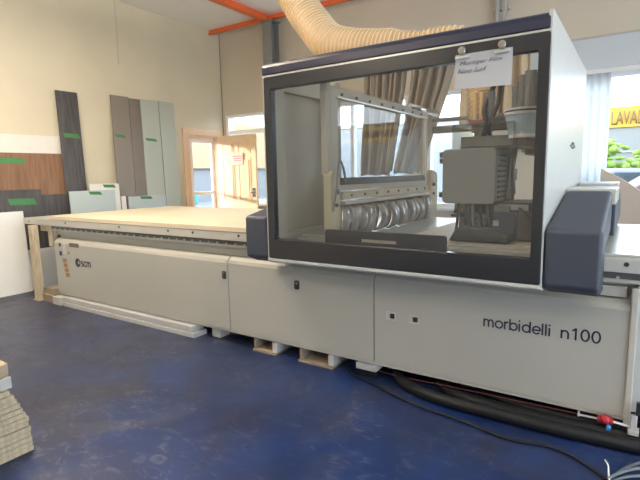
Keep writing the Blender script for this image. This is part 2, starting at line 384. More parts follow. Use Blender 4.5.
# leaf: hinge at y 6.80, folded into the room parallel to the back wall
lf = MB(); LX0, LX1, LY = XL+.05, -5.83, 6.74
lf.box(LX0, LX1, LY, LY+.04, .02, 2.20)
leaf = lf.obj('door_leaf', 'doorw', d, bevel=.003)
pn = MB()
def raised(x0, x1, z0, z1):
    y = LY
    pn.ring([(x0, z0), (x1, z0), (x1, z1), (x0, z1)], [(x0+.02, z0+.02), (x1-.02, z0+.02), (x1-.02, z1-.02), (x0+.02, z1-.02)], 'y', y-.008, y+.002)
    pn.box(x0+.045, x1-.045, y-.012, y+.002, z0+.045, z1-.045)
cxl = (LX0+LX1)/2
for x0, x1 in ((LX0+.13, cxl-.05), (cxl+.05, LX1-.13)):
    raised(x0, x1, 1.86, 2.08); raised(x0, x1, .98, 1.78); raised(x0, x1, .2, .85)
pn.obj('raised_panel', 'doorw', d)
kn = MB().cyl((LX1-.07, LY, 1.15), (LX1-.07, LY-.05, 1.15), .012).ball((LX1-.07, LY-.06, 1.15), .03).box(LX1-.1, LX1-.04, LY-.006, LY, 1.05, 1.22)
kn.obj('door_knob', 'chrome', d, smooth=False)
nt_ = thing('door_notice', (-6.27, LY-.02, 1.66), 'small pinkish paper notice taped to the open six panel door', 'notice')
B(-6.41, -6.13, LY-.020, LY-.018, 1.64, 1.87).obj('sheet', mat('pink_paper', (.85, .62, .56), .8), nt_)
tx = MB()
for k in range(3): tx.box(-6.39+.02*k, -6.15-.01*k, LY-.0225, LY-.0205, 1.80-.04*k, 1.815-.04*k)
tx.obj('print', mat('faint_red_print', (.55, .22, .20), .8), nt_)

# ------------------------------------------------------------ sample panels on the left wall
def board(name, y0, y1, z0, z1, m, label, cat='panel', lean=.25, xt=None, th=.019, shift=0., tape=None, group='sample boards leaning on the left wall', tapes=(.14, .03)):
    """leaning sheet: xt = x of its top (wall side), bottom lean further out"""
    xt = XL+.02 if xt is None else xt
    h = z1-z0; ln = lean*h/2.7
    def X(z): return xt + ln*(z1-z)/h
    P = [(X(z0), y0+shift, z0), (X(z0)+th, y0+shift, z0), (X(z0)+th, y1+shift, z0), (X(z0), y1+shift, z0),
         (X(z1), y0, z1), (X(z1)+th, y0, z1), (X(z1)+th, y1, z1), (X(z1), y1, z1)]
    o = thing(name, ((P[0][0]+th/2), (y0+y1)/2, z0), label, cat, group)
    MB().hexa(P).obj('sheet', m, o, bevel=.0015, seg=1)
    if tape:
        ty, tz = tape; w_, hh = tapes
        x = X(tz)+th; sl = ln/h
        MB().hexa([(x+sl*hh-.001, ty-w_, tz-hh), (x+sl*hh+.003, ty-w_+.02, tz-hh), (x+sl*hh+.003, ty+w_+.015, tz-hh-.01), (x+sl*hh-.001, ty+w_, tz-hh-.01),
                   (x-.001, ty-w_-.02, tz+hh), (x+.003, ty-w_-.01, tz+hh), (x+.003, ty+w_-.02, tz+hh-.006), (x-.001, ty+w_-.02, tz+hh-.006)]).obj('green_tape', 'tape', o)
    return o
board('laminate_board', 1.9, 3.74, 0, 2.04, 'whiteboard', 'white laminate board behind the brown wood-grain board at far left', lean=.10)
board('laminate_board', 1.9, 3.70, 0, 1.80, 'brown', 'brown wood-grain board with green tape in front of the white one', lean=.12, xt=XL+.05, tape=(2.98, 1.70), tapes=(.22, .035))
board('laminate_board', 3.70, 4.01, 0, 2.67, 'char', 'tall narrow charcoal wood-grain plank leaning left of centre wall', lean=.14, xt=XL+.045, shift=-.03, tape=(3.86, 2.06), tapes=(.11, .03))
board('laminate_board', 1.9, 3.32, .53, 1.32, 'char', 'dark charcoal wood-grain board with green tape beside the white sheet', lean=.06, xt=XL+.16, tape=(3.08, 1.17), tapes=(.16, .04))
board('laminate_board', 3.0, 3.68, .53, 1.24, 'char', 'lower dark charcoal board without tape under the tall plank', lean=.05, xt=XL+.13)
board('laminate_board', 1.7, 3.03, .0, 1.05, 'whiteboard', 'large white board standing at the left edge of the picture', lean=.12, xt=XL+.245, tape=None)
board('laminate_board', 2.9, 3.85, .0, .53, 'whiteboard', 'low white board on the floor behind the wooden prop', lean=.10, xt=XL+.20)
board('laminate_board', 3.99, 4.47, 0, 1.365, 'whiteboard', 'short white board with green tape behind the pale blue-grey one', lean=.1, xt=XL+.19, tape=(4.31, 1.335), tapes=(.09, .022))
board('laminate_board', 3.67, 4.37, 0, 1.275, 'sageb', 'short pale blue-grey board with green tape beside the charcoal plank', lean=.1, xt=XL+.22, tape=(4.06, 1.24), tapes=(.09, .022))
board('laminate_board', 4.555, 4.865, 0, 2.715, 'taupe', 'tall taupe board with green tape, leftmost of the four tall boards', lean=.13, shift=-.07, tape=(4.66, 2.1), tapes=(.08, .02))
board('laminate_board', 4.872, 5.075, 0, 2.70, 'taupe2', 'narrow darker taupe board beside the taped taupe one', lean=.13, shift=-.07)
board('laminate_board', 5.085, 5.435, 0, 2.71, 'sage', 'tall sage grey board with green tape, third of the tall boards', lean=.13, shift=-.07, tape=(5.23, 2.07), tapes=(.10, .02))
board('laminate_board', 5.445, 5.755, 0, 2.72, 'sage', 'tall plain sage grey board nearest the open door', lean=.13, shift=-.05)
board('laminate_board', 4.476, 4.555, 0, 1.17, 'whiteboard', 'small white board with red-brown edge strip below the taupe boards', lean=.08, xt=XL+.22)
board('laminate_board', 4.60, 5.31, 0, 1.155, 'sageb', 'low pale blue board with green tape below the sage boards', lean=.08, xt=XL+.22, tape=(4.93, 1.13), tapes=(.10, .02))
board('laminate_board', 4.565, 4.59, 0, 1.17, 'redb', 'narrow red-brown strip between the low white and pale blue boards', cat='panel', lean=.08, xt=XL+.22, th=.012)

# ------------------------------------------------------------ the CNC machine
YF = 2.893; YR = 4.62
mc = thing('cnc_router', (-2.7, 3.75, 0), 'long cream woodworking router machine with flat bed and glazed sliding hood', 'machine')
def panel_prof(y0=YF):  # front skin profile (y,z)
    return [(y0, .125), (y0, .715), (y0+.012, .742), (y0+.040, .765), (y0+.075, .772), (y0+.075, .66), (y0+.02, .62), (y0+.02, .125)]
for x0, x1 in ((-5.63, -2.865), (-2.858, -1.481), (-1.474, .028)):
    p = MB().prism(panel_prof(), 'x', x0, x1).obj('side_panel', 'cream', mc, bevel=.004)
core = MB().box(-5.62, .02, YF+.03, YR-.05, .125, .74)
core.obj('base_body', 'cream', mc)
MB().box(-5.62, .03, YF+.012, YF+.03, .105, .125).box(-5.5, .0, YF+.03, YR-.1, .10, .125).obj('bottom_flange', 'bed', mc)
MB().box(-5.66, .06, YF+.10, YR-.07, .74, .80).obj('ledge', 'ledge', mc)
MB().box(-5.76, .9, YF+.085, YR-.08, .80, .911).obj('rail_backing', 'ledge', mc)
MB().box(-5.78, .95, YF+.03, YF+.085, .872, .911).obj('guide_rail', 'rail', mc, bevel=.003)
MB().box(-5.78, .95, YF+.035, YF+.085, .850, .871).obj('rack', 'bed', mc, bevel=.002)
bolt0 = MB().cyl((-5.62, YF+.032, .880), (-5.62, YF+.020, .880), .008, 8).obj('bolt', 'bed', mc)
for k in range(1, 62):
    c = bolt0.copy(); c.location = (k*.105, 0, 0); c.parent = mc; C.objects.link(c)
bed = MB().prism([(YF, .912), (YF, .983), (YF+.003, .986), (YR, .986), (YR, .912)], 'x', -6.30, .95).obj('table_bed', 'bed', mc, bevel=.004)
bh0 = MB().cyl((-6.17, YF+.001, .945), (-6.17, YF-.002, .945), .012, 12).obj('bolt_hole', 'black', mc)
for x in (-5.35, -4.35, -3.6, -3.27, -2.72, -.02):
    c = bh0.copy(); c.location = (x+6.17, 0, .012); c.parent = mc; C.objects.link(c)
MB().box(-2.2, .95, YF+.06, YR-.02, .9865, 1.000).obj('phenolic_top', 'phen', mc, bevel=.002)
# step block right of the bumper and end cover
MB().box(-.30, -.01, YF+.03, YF+.10, .775, .83).obj('stop_block', 'bed', mc, bevel=.003)
MB().box(.036, .95, YF+.015, YR-.05, .16, .845).obj('end_cover', 'white', mc, bevel=.006)
MB().box(.012, .045, YF-.012, YF+.02, .09, .835).obj('corner_trim', 'ledge', mc, bevel=.006)
# feet
for x in (-5.2, -3.05, -1.9, -.9, -.1):
    MB().cyl((x, YF+.25, .10), (x, YF+.25, .02), .03).cyl((x, YF+.25, .02), (x, YF+.25, 0), .06).obj('levelling_foot', 'dark', mc)
    MB().cyl((x, YR-.3, .10), (x, YR-.3, .02), .03).cyl((x, YR-.3, .02), (x, YR-.3, 0), .06).obj('levelling_foot', 'dark', mc)
# latches
for x in (-2.905, -2.135):
    l = MB().prism(rrect(x-.022, x+.022, .575, .645, .012), 'y', YF-.006, YF+.002).obj('latch', 'black', mc)
    MB().cyl((x, YF-.006, .625), (x, YF-.010, .625), .011, 12).obj('key_cylinder', 'chrome', l)
for x in (-1.345, -1.18):
    l = MB().prism(rrect(x-.038, x+.034, .452, .512, .006), 'y', YF-.003, YF+.002).obj('socket_plate', 'bed', mc)
    MB().prism(rrect(x-.004, x+.026, .470, .502, .004), 'y', YF-.012, YF-.003).obj('socket', 'black', l)
# stickers
s_ = MB().box(-5.45, -5.39, YF-.002, YF, .60, .72).obj('paper_sticker', 'bed', mc)
MB().box(-5.53, -5.49, YF-.002, YF, .68, .72).obj('warning_sticker', 'logo', mc)
MB().box(-5.53, -5.48, YF-.002, YF, .575, .625).obj('warning_sticker', 'logo', mc)
MB().box(-5.31, -5.12, YF-.002, YF, .690, .735).obj('type_plate', mat('plate_brown', (.10, .07, .05), .5), mc)
MB().ball((-5.335, YF-.001, .615), .012, (1, .3, 1)).obj('round_sticker', 'black', mc)
for k in range(4):
    MB().box(-5.475+.012*k, -5.395+.012*k, YF-.002, YF, .50-.055*k, .545-.055*k).obj('warning_sticker', 'brownlabel', mc)
# logo: disc with a cut-out drop and dark letters
n = 40; o_ = []; i_ = []
for k in range(n):
    a = 2*PI*k/n; o_.append((-5.165+.050*math.cos(a), .520+.050*math.sin(a)))
    r = .013 + .009*max(0, math.cos(a-.7)); i_.append((-5.150+r*math.cos(a), .518+r*math.sin(a)*1.3))
MB().ring(o_, i_, 'y', YF-.002, YF).obj('logo_disc', 'logo', mc)
glyphs('logo_lettering', 'scm', -5.105, -4.905, .485, .062, 'logo', mc, YF-.0012, .23)
glyphs('name_lettering', 'morbidelli', -.732, -.352, .512, .049, 'logo', mc, YF-.0012, .19)
glyphs('number_lettering', 'n100', -.308, -.106, .512, .049, 'logo', mc, YF-.0012, .19)

# ---- hood
HX0, HX1, HY = -2.17, -.375, 2.60
hood = MB()
hood.ring(rrect(HX0+.012, HX1-.008, .866, 2.105, .012), rrect(-2.10, -.435, 1.0, 2.022, .006), 'y', HY, HY+.05)
door = hood.obj('hood_door', 'frame', mc, bevel=.003)
MB().box(-2.115, -.42, HY+.018, HY+.024, .985, 2.035).obj('window_glass', 'glasshood', door)
hd = MB().ring(rrect(-1.70, -.885, .985, 1.088, .015), rrect(-1.44, -1.19, 1.020, 1.040, .008), 'y', HY+.028, HY+.052).obj('pull_bar', 'black', door, bevel=.002)
MB().box(-1.43, -1.20, HY+.040, HY+.046, 1.017, 1.043).obj('pull_slot', 'beige', door)
MB().prism([(HY+.004, 2.106), (HY+.004, 2.116), (HY+.05, 2.116), (HY+.05, 2.106)], 'x', HX0, HX1).obj('light_strip', 'alu', mc)
capf = [(HY, 2.118), (HY+.0, 2.165), (HY+.012, 2.187), (HY+.035, 2.198), (HY+.10, 2.20), (HY+.10, 2.118)]
MB().prism(capf, 'x', HX0-.002, HX1-.012).obj('top_cap', 'navy', mc, bevel=.006)
# white surrounds: left edge strip, bottom lip, right edge
MB().box(HX0, HX0+.012, HY+.003, HY+.06, .85, 2.104).obj('edge_strip', 'alu', mc, bevel=.003)
MB().prism([(HY, .864), (HY, .845), (HY+.02, .832), (YF+.02, .80), (YF+.02, .815), (HY+.05, .864)], 'x', HX0+.0, HX1).obj('bottom_lip', 'white', mc, bevel=.003)
# right side
rs = [(HY+.006, .85), (HY+.20, .835), (YF-.02, .835), (YF-.02, 1.04), (4.35, 1.04), (4.35, 2.205), (HY+.006, 2.205)]
MB().prism(rs, 'x', HX1-.022, HX1).obj('side_wall', 'white', mc, bevel=.004)
MB().cyl((HX1, 3.62, 1.60), (HX1+.016, 3.62, 1.60), .010, 10).box(HX1, HX1+.010, 3.50, 3.74, 1.594, 1.606).box(HX1, HX1+.012, 3.585, 3.66, 1.585, 1.625).obj('side_catch', 'midgrey', mc)
# left side with recessed panel and post
ls = MB().ring([(HY+.06, .87), (3.40, 1.02), (3.40, 2.17), (HY+.06, 2.17)], [(2.775, 1.03), (3.335, 1.03), (3.335, 2.03), (2.775, 2.03)], 'x', HX0, HX0+.055)
lso = ls.obj('side_wall', 'inner', mc, bevel=.003)
B(HX0, HX0+.012, 2.77, 3.34, 1.02, 2.04).obj('recessed_panel', 'inner', lso)
MB().box(HX0, HX0+.12, 3.36, 3.44, 1.0, 2.17).obj('corner_post', 'inner', mc, bevel=.004)
# ---- inner window wall in the plane x = -1.71
IX = -1.71
iw = MB().ring([(2.74, 1.33), (4.50, 1.33), (4.50, 2.025), (2.74, 2.025)], [(2.83, 1.385), (4.395, 1.385), (4.395, 1.95), (2.83, 1.95)], 'x', IX-.03, IX).obj('inner_frame', 'inner', mc, bevel=.003)
B(IX-.018, IX-.014, 2.82, 4.40, 1.38, 1.96).obj('inner_pane', 'glassin', iw)
MB().box(IX-.028, IX+.014, 2.825, 4.40, 1.372, 1.422).obj('black_strip', 'black', iw)
MB().box(IX, IX+.02, 2.80, 4.42, 1.950, 1.958).box(IX, IX+.02, 4.385, 4.395, 1.40, 1.95).obj('alu_edge', 'alu', iw)
sc0 = MB().cyl((IX, 2.88, 1.98), (IX+.01, 2.88, 1.98), .010, 8).obj('screw', 'dark', iw)
for k in range(1, 8):
    c = sc0.copy(); c.location = (0, k*.205, 0); c.parent = iw; C.objects.link(c)
MB().cyl((IX-.02, 4.10, 2.03), (IX-.02, 4.78, 2.03), .030, 16).obj('chrome_rod', 'chrome', mc, smooth=True)
MB().box(IX-.03, IX+.03, 2.84, 4.44, 1.27, 1.325).obj('clamp_rail', 'beige', mc, bevel=.004)
MB().box(IX-.02, IX+.045, 2.84, 4.44, 1.235, 1.262).obj('clamp_rail', 'ledge', mc, bevel=.004)
sc1 = MB().cyl((IX+.03, 2.95, 1.298), (IX+.038, 2.95, 1.298), .010, 8).obj('screw', 'dark', mc)
for k in range(1, 8):
    c = sc1.copy(); c.location = (0, k*.20, 0); c.parent = mc; C.objects.link(c)
# curtain of overlapping plastic strips
dc = MB().box(IX-.02, IX+.01, 2.86, 4.44, 1.215, 1.236).obj('dust_curtain', 'midgrey', mc)
ns = 16
for k in range(ns):
    y0 = 2.83+k*(1.61/ns); wdt = .150; ph = random.uniform(0, 6); am = random.uniform(.75, 1.1); tw = random.uniform(-.02, .035)
    def f(u, v, y0=y0, ph=ph, am=am, tw=tw, wdt=wdt, k=k):
        bulge = .055*math.sin(PI*min(1, v*1.0))**.7*am*(.75+.35*math.sin(PI*u)) + .008*math.sin(ph+5*v)
        return Vector((IX+.012+.014*(k % 2)+bulge+.02*math.sin(2*PI*u)*v, min(4.50, y0-.02+u*wdt+tw*math.sin(PI*v)), 1.228-.222*v))
    MB().grid(f, 6, 10).obj('curtain_strip', 'strip', dc, smooth=True, solid=.003)
# brackets at both ends
for y0, y1, pr_ in ((2.68, 2.80, 0), (4.52, 4.70, 1)):
    MB().prism([(y0, 1.0), (y1, 1.0), (y1, 1.42), (y1-.03, 1.45), (y0+.03, 1.47), (y0, 1.44)], 'x', IX-.03, IX+.03).obj('end_bracket', 'beige', mc, bevel=.006)
    MB().cyl((IX+.03, y0+.06, 1.33), (IX+.05, y0+.06, 1.33), .018, 12).cyl((IX+.03, y0+.06, 1.24), (IX+.045, y0+.06, 1.24), .012, 12).obj('hex_bolt', 'dark', mc)
MB().tube(spline([(IX+.03, 2.70, 1.20), (IX+.07, 2.68, 1.34), (IX+.07, 2.72, 1.52), (IX+.05, 2.80, 1.50), (IX+.05, 2.84, 1.40)]), .008, 8).obj('short_hose', 'midgrey', mc, smooth=True)
MB().box(-2.10, -1.74, 2.66, 2.74, 1.0, 2.025).obj('inner_post', 'inner', mc, bevel=.004) if False else None
MB().box(IX-.05, IX-.0, 2.69, 2.74, 1.44, 2.05).obj('inner_post', 'inner', mc, bevel=.004)
# ---- bumpers
def bumper(x0, x1, nm='bumper'):
    prof = [(HY, .862), (HY, 1.155), (3.40, 1.318), (3.40, 1.06), (YF-.02, 1.03), (YF-.02, .80), (2.70, .818)]
    return MB().prism(prof, 'x', x0, x1).obj(nm, 'bumper', mc, bevel=.022, seg=4)
bumper(-.372, -.118); bumper(-2.38, -2.172)
MB().box(-.375, -.10, 3.42, 3.95, 1.04, 1.23).obj('side_housing', 'bumper', mc, bevel=.006)
MB().box(-.375, -.10, 3.42, 3.95, 1.232, 1.325).obj('housing_lid', 'ledge', mc, bevel=.006)
rb = [(3.98, 1.04), (3.98, 1.30), (4.05, 1.33), (4.60, 1.20), (4.64, 1.04)]
MB().prism(rb, 'x', -.372, -.10).obj('bumper', 'bumper', mc, bevel=.02, seg=3)
MB().box(-.36, -.115, 4.02, 4.55, 1.32, 1.345).obj('bumper_top', 'white', mc, bevel=.003)
# ---- gantry beam (runs across the table) and working head
gb = MB().box(-.70, -.42, 3.80, 4.62, 1.56, 1.78).obj('gantry_beam', 'inner', mc, bevel=.006)
MB().box(-.73, -.70, 3.80, 4.55, 1.58, 1.60).box(-.73, -.70, 3.80, 4.55, 1.72, 1.74).obj('linear_rail', 'alu', gb)
MB().box(-1.60, -.42, 4.30, 4.38, 1.80, 1.86).box(-1.60, -.42, 4.30, 4.36, 1.90, 1.93).obj('cross_rail', 'midgrey', mc, bevel=.004)
hdc = MB().prism(rrect(-1.11, -.76, 1.235, 1.598, .03), 'y', 3.20, 3.78).obj('spindle_cover', 'headgrey', mc, bevel=.006)
vt = MB()
for k in range(9): vt.box(-.762, -.752, 3.26, 3.46, 1.27+k*.034, 1.284+k*.034)
vt.obj('vent_slats', 'dark', hdc)
for x, z in ((-1.118, 1.29), (-1.118, 1.52), (-1.118, 1.56)):
    MB().box(x-.02, x+.005, 3.22, 3.26, z-.015, z+.02).obj('cover_catch', 'black', hdc)
MB().tube([(-.758, 3.50, 1.24), (-.748, 3.54, 1.36), (-.748, 3.56, 1.56)], .008, 8).tube([(-.74, 3.62, 1.24), (-.74, 3.62, 1.60)], .012, 8).tube([(-.74, 3.70, 1.28), (-.75, 3.66, 1.45), (-.74, 3.72, 1.6)], .009, 8).obj('air_tube', 'alu', mc, smooth=True)
MB().box(-.75, -.735, 3.66, 3.74, 1.38, 1.46).obj('blue_fitting', 'blue', mc)
MB().box(-1.02, -.60, 3.30, 3.75, 1.60, 1.68).obj('head_plate', 'midgrey', mc, bevel=.004)
# clear shroud, cylinders and valve stacks above the head
MB().ring(rrect(-1.06, -.66, 1.60, 1.76, .01), rrect(-1.05, -.67, 1.61, 1.75, .01), 'y', 3.24, 3.70).obj('clear_cover', 'clearp', mc)
MB().cyl((-.93, 3.5, 1.60), (-.93, 3.5, 1.72), .055).cyl((-.93, 3.5, 1.72), (-.93, 3.5, 1.80), .075).obj('dust_nozzle', 'beige', mc, smooth=False)
for x, r in ((-.96, .018), (-.915, .018), (-.86, .028)):
    MB().cyl((x, 3.42, 1.78), (x, 3.42, 1.98), r, 12).obj('air_cylinder', 'hose' if r < .02 else 'midgrey', mc)
MB().tube(spline([(-.90, 3.40, 1.66), (-.87, 3.38, 1.76), (-.89, 3.40, 1.86), (-.84, 3.42, 2.02)]), .016, 8).tube(spline([(-.84, 3.40, 1.66), (-.86, 3.38, 1.75), (-.81, 3.40, 1.88), (-.80, 3.42, 2.02)]), .014, 8).obj('cable_loom', 'rubber', mc, smooth=True)
MB().box(-.99, -.84, 3.38, 3.48, 1.765, 1.795).obj('valve_base', mat('brick_brown', (.25, .13, .09), .6), mc)
MB().box(-.83, -.72, 3.34, 3.44, 1.72, 1.80).obj('motor_block', 'dark', mc, bevel=.006)
MB().box(-.78, -.70, 3.34, 3.40, 1.62, 1.68).obj('connector', 'whitep', mc, bevel=.004)
# pale blue collar and dark column at the right
MB().cyl((-.62, 3.35, 1.675), (-.62, 3.35, 1.80), .10, 28, .125).obj('hose_collar', 'bluew', mc)
MB().cyl((-.62, 3.35, 1.80), (-.62, 3.35, 1.815), .13, 28).cyl((-.62, 3.35, 1.825), (-.62, 3.35, 1.838), .134, 28).cyl((-.62, 3.35, 1.655), (-.62, 3.35, 1.675), .104, 28).obj('collar_ring', 'whitep', mc)
MB().cyl((-.62, 3.35, 1.815), (-.62, 3.35, 1.825), .128, 28).obj('collar_band', 'logo', mc)
for dx, dy, zt, r in ((-.055, -.03, 1.98, .028), (-.02, -.04, 2.04, .030), (.03, -.05, 2.06, .035), (.05, 0, 2.05, .03), (0, .03, 2.02, .035)):
    MB().cyl((-.62+dx, 3.35+dy, 1.82), (-.62+dx, 3.35+dy, zt), r, 12).obj('dark_tube', 'midgrey', mc, smooth=False)
MB().cyl((-.655, 3.285, 1.86), (-.655, 3.285, 2.0), .007, 8).obj('chrome_tube', 'chrome', mc)
# under the head: spindle, brush ring, motors, hoses
MB().cyl((-.93, 3.42, 1.05), (-.93, 3.42, 1.24), .055).cyl((-.93, 3.42, 1.14), (-.93, 3.42, 1.17), .085).cyl((-.93, 3.42, 1.02), (-.93, 3.42, 1.06), .02).obj('spindle', 'midgrey', mc)
MB().box(-1.05, -.97, 3.28, 3.42, 1.16, 1.23).box(-1.00, -.94, 3.26, 3.34, 1.02, 1.20).obj('tool_holder', 'midgrey', mc, bevel=.006)
MB().cyl((-1.03, 3.24, 1.19), (-.96, 3.24, 1.16), .022, 12).cyl((-1.06, 3.25, 1.15), (-.96, 3.25, 1.15), .010, 12).obj('clamp_cylinder', 'black', mc)
for k in range(5):
    a = (-1.0+.045*k, 3.22+.01*k, 1.235); b_ = (-1.0+.052*k, 3.20, 1.13); c_ = (-1.0+.06*k+random.uniform(-.02, .02), 3.22, 1.03)
    MB().tube(spline([a, b_, c_]), .010, 8).obj('drooping_hose', ('rubber', 'headdark', 'midgrey')[k % 3], mc, smooth=True)
MB().prism(rrect(-.755, -.625, 1.01, 1.19, .012), 'y', 3.16, 3.32).obj('navy_motor', 'navyb', mc, bevel=.004)
MB().box(-.757, -.722, 3.154, 3.16, 1.10, 1.135).box(-.757, -.722, 3.154, 3.16, 1.04, 1.075).obj('white_label', 'slabw', mc)
MB().prism([(-1.04, 1.012), (-.50, 1.012), (-.52, 1.235), (-.99, 1.235), (-1.03, 1.18)], 'y', 3.34, 3.80).box(-1.04, -.84, 3.40, 3.46, 1.015, 1.10).obj('head_carriage', 'headdark', mc, bevel=.01)
MB().box(-.99, -.93, 3.30, 3.345, 1.03, 1.20).box(-.90, -.82, 3.30, 3.345, 1.06, 1.16).cyl((-.86, 3.30, 1.11), (-.86, 3.25, 1.11), .035, 16).obj('head_motor', 'midgrey', mc, bevel=.006)
MB().prism([(-.99, 1.012), (-.62, 1.012), (-.63, 1.06), (-.70, 1.09), (-.94, 1.10)], 'y', 2.98, 3.15).obj('brush_skirt', 'headdark', mc, bevel=.012)
MB().prism([(-.70, 1.20), (-.56, 1.20), (-.56, 1.235), (-.68, 1.235)], 'y', 3.19, 3.22).obj('pale_plate', 'slabw', mc)
MB().box(-.755, -.66, 3.17, 3.30, 1.19, 1.23).obj('motor_cap', 'midgrey', mc, bevel=.004)
MB().prism([(-.61, 1.01), (-.50, 1.01), (-.54, 1.16), (-.60, 1.22), (-.61, 1.22)], 'y', 3.16, 3.33).obj('drill_head', 'headdark', mc, bevel=.008)
for k in range(5):
    MB().cyl((-.68+.02*k, 3.27, 1.06), (-.68+.02*k, 3.27, 1.008), .006, 8).obj('drill_bit', 'alu', mc)
for k in range(3):
    MB().cyl((-.93+.045*k, 3.30, 1.10), (-.93+.045*k, 3.30, 1.01), .014, 10).obj('drill_bit', 'black', mc)

# MDF spoil boards on the bed
tag(MB().box(-5.70, -2.25, YF-.004, YR+.02, .9875, 1.027).obj('mdf_sheet', 'mdf', bevel=.001), 'large tan sheet of board lying flat on the machine bed', 'board', 'boards on the machine bed')
tag(MB().box(-1.33, -.40, YF+.08, YR-.02, 1.0015, 1.006).obj('mdf_sheet', 'mdf'), 'tan sheet of board under the hood beneath the working head', 'board', 'boards on the machine bed')

# paper note and magnetic clips on the hood glass
nt = thing('paper_note', (-.695, HY-.008, 1.87), 'white handwritten paper note clipped over the top right of the hood window', 'note')
def pf(u, v):
    return Vector((-.838+u*.286+.004*v*0, HY-.006-.010*(v**2)-.003*math.sin(PI*u), 2.055-.012*(1-u)*0-.183*v+.008*(1-u)*v))
MB().grid(pf, 10, 10).obj('sheet', 'paper', nt, solid=.001)
text('handwriting', 'Mortiger Film', .215, 'ink', nt, (-.815, HY-.0125, 1.998), height=.026, shear=.35, ex=.0003, bold=-.008)
text('handwriting', 'Nine Surf', .15, 'ink', nt, (-.822, HY-.0150, 1.957), height=.024, shear=.35, ex=.0003, bold=-.008)
for x, lab in ((-.80, 'left metal clip holding the paper note to the hood'), (-.60, 'right metal clip holding the paper note to the hood')):
    c = thing('bulldog_clip', (x, HY-.01, 2.03), lab, 'clip', 'clips on the paper note')
    MB().box(x-.037, x+.037, HY-.022, HY-.012, 2.030, 2.046).obj('jaw', 'alu', c, bevel=.003)
    MB().cyl((x, HY-.012, 2.070), (x, HY-.032, 2.070), .020, 20).obj('magnet_knob', 'chrome', c, bevel=.003)
    MB().box(x-.012, x+.012, HY-.020, HY-.013, 2.046, 2.068).obj('arm', 'steel_grey', c)

# ------------------------------------------------------------ supports under the machine
def block(name, x0, x1, y0, y1, z0, z1, m, label, cat='block', group=None, bevel=.003):
    return tag(B(x0, x1, y0, y1, z0, z1).obj(name, m, bevel=bevel), label, cat, group)
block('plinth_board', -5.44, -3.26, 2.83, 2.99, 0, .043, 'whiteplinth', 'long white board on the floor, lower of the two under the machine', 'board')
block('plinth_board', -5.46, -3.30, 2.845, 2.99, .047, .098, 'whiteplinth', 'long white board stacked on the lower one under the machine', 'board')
wp = thing('wooden_prop', (-6.045, 2.86, 0), 'upright pine post propping the overhanging left end of the bed', 'post')
MB().box(-6.035, -5.955, 2.81, 2.89, .012, .908).obj('upright', 'pine', wp, bevel=.003)
MB().box(-5.955, -5.80, 2.915, 2.99, .84, .908).obj('crosspiece', 'pine', wp, bevel=.003)
MB().box(-5.80, -5.72, 2.92, 2.99, .66, .908).obj('upright', 'pine', wp, bevel=.003)
MB().box(-6.06, -5.93, 2.80, 2.92, 0, .012).obj('foot_plate', 'pine', wp)
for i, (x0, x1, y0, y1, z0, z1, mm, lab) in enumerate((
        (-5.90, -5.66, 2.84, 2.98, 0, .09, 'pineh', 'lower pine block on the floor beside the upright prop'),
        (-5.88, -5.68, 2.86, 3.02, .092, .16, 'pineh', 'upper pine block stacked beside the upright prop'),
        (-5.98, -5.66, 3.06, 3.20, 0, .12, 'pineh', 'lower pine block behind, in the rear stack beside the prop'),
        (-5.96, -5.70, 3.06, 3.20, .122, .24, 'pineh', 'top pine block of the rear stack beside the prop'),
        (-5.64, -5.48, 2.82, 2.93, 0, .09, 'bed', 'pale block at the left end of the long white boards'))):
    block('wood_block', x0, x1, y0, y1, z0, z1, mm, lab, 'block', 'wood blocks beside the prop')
def ushape(x0, x1, lab):
    o = thing('pallet_block', ((x0+x1)/2, 3.0, 0), lab, 'pallet', 'pallet ends under the machine')
    MB().box(x0, x1, 2.88, 3.5, 0, .018).obj('bottom_board', 'pineh', o)
    MB().box(x1-.045, x1, 2.90, 3.5, .018, .098).obj('stringer', 'whiteplinth', o)
    MB().box(x0, x0+.02, 2.90, 3.5, .018, .098).obj('stringer', 'pineh', o)
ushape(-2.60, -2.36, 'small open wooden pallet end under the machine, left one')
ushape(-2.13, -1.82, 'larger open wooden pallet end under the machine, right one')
block('wood_block', -3.16, -3.06, 2.96, 3.2, 0, .10, 'bed', 'small pale block just right of the long white boards', 'block')
block('wood_block', -1.62, -1.46, 2.885, 3.3, .055, .098, 'whiteplinth', 'small white block under the panel seam near the hoses', 'block')
block('wood_block', -1.62, -1.46, 2.90, 3.3, 0, .053, 'rubber', 'dark block beneath the small white block near the hoses', 'block')
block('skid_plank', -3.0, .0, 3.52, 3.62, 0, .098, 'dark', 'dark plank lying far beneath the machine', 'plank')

# ------------------------------------------------------------ hoses and cables on the floor
def cable(name, pts, r, m, label, cat='cable', group=None, n=10):
    return tag(MB().tube(spline([(x, y, z if len(p) > 2 else r) for p in pts for x, y, z in [(p[0], p[1], p[2] if len(p) > 2 else r)]], 10), r, n).obj(name, m, smooth=True), label, cat, group)
cable('hose', [(-1.40, 3.35), (-1.38, 3.08), (-1.25, 2.88), (-1.0, 2.775), (-.6, 2.76), (-.25, 2.76), (.05, 2.78), (.6, 2.86), (1.3, 3.0)], .038, 'rubber', 'thick black hose on the floor, outermost along the machine base', 'hose', 'thick black hoses')
cable('hose', [(-1.12, 3.35), (-1.06, 3.08), (-.92, 2.90), (-.65, 2.845), (-.25, 2.845), (.1, 2.875), (.6, 2.95), (1.3, 3.1)], .036, 'rubber', 'thick black hose running between the outer hose and the machine', 'hose', 'thick black hoses')
cable('hose', [(-.95, 3.25), (-.75, 3.02), (-.45, 2.94), (-.1, 2.935), (.3, 2.98), (1.3, 3.2)], .034, 'rubber', 'thick black hose emerging from beneath the lettered panel', 'hose', 'thick black hoses')
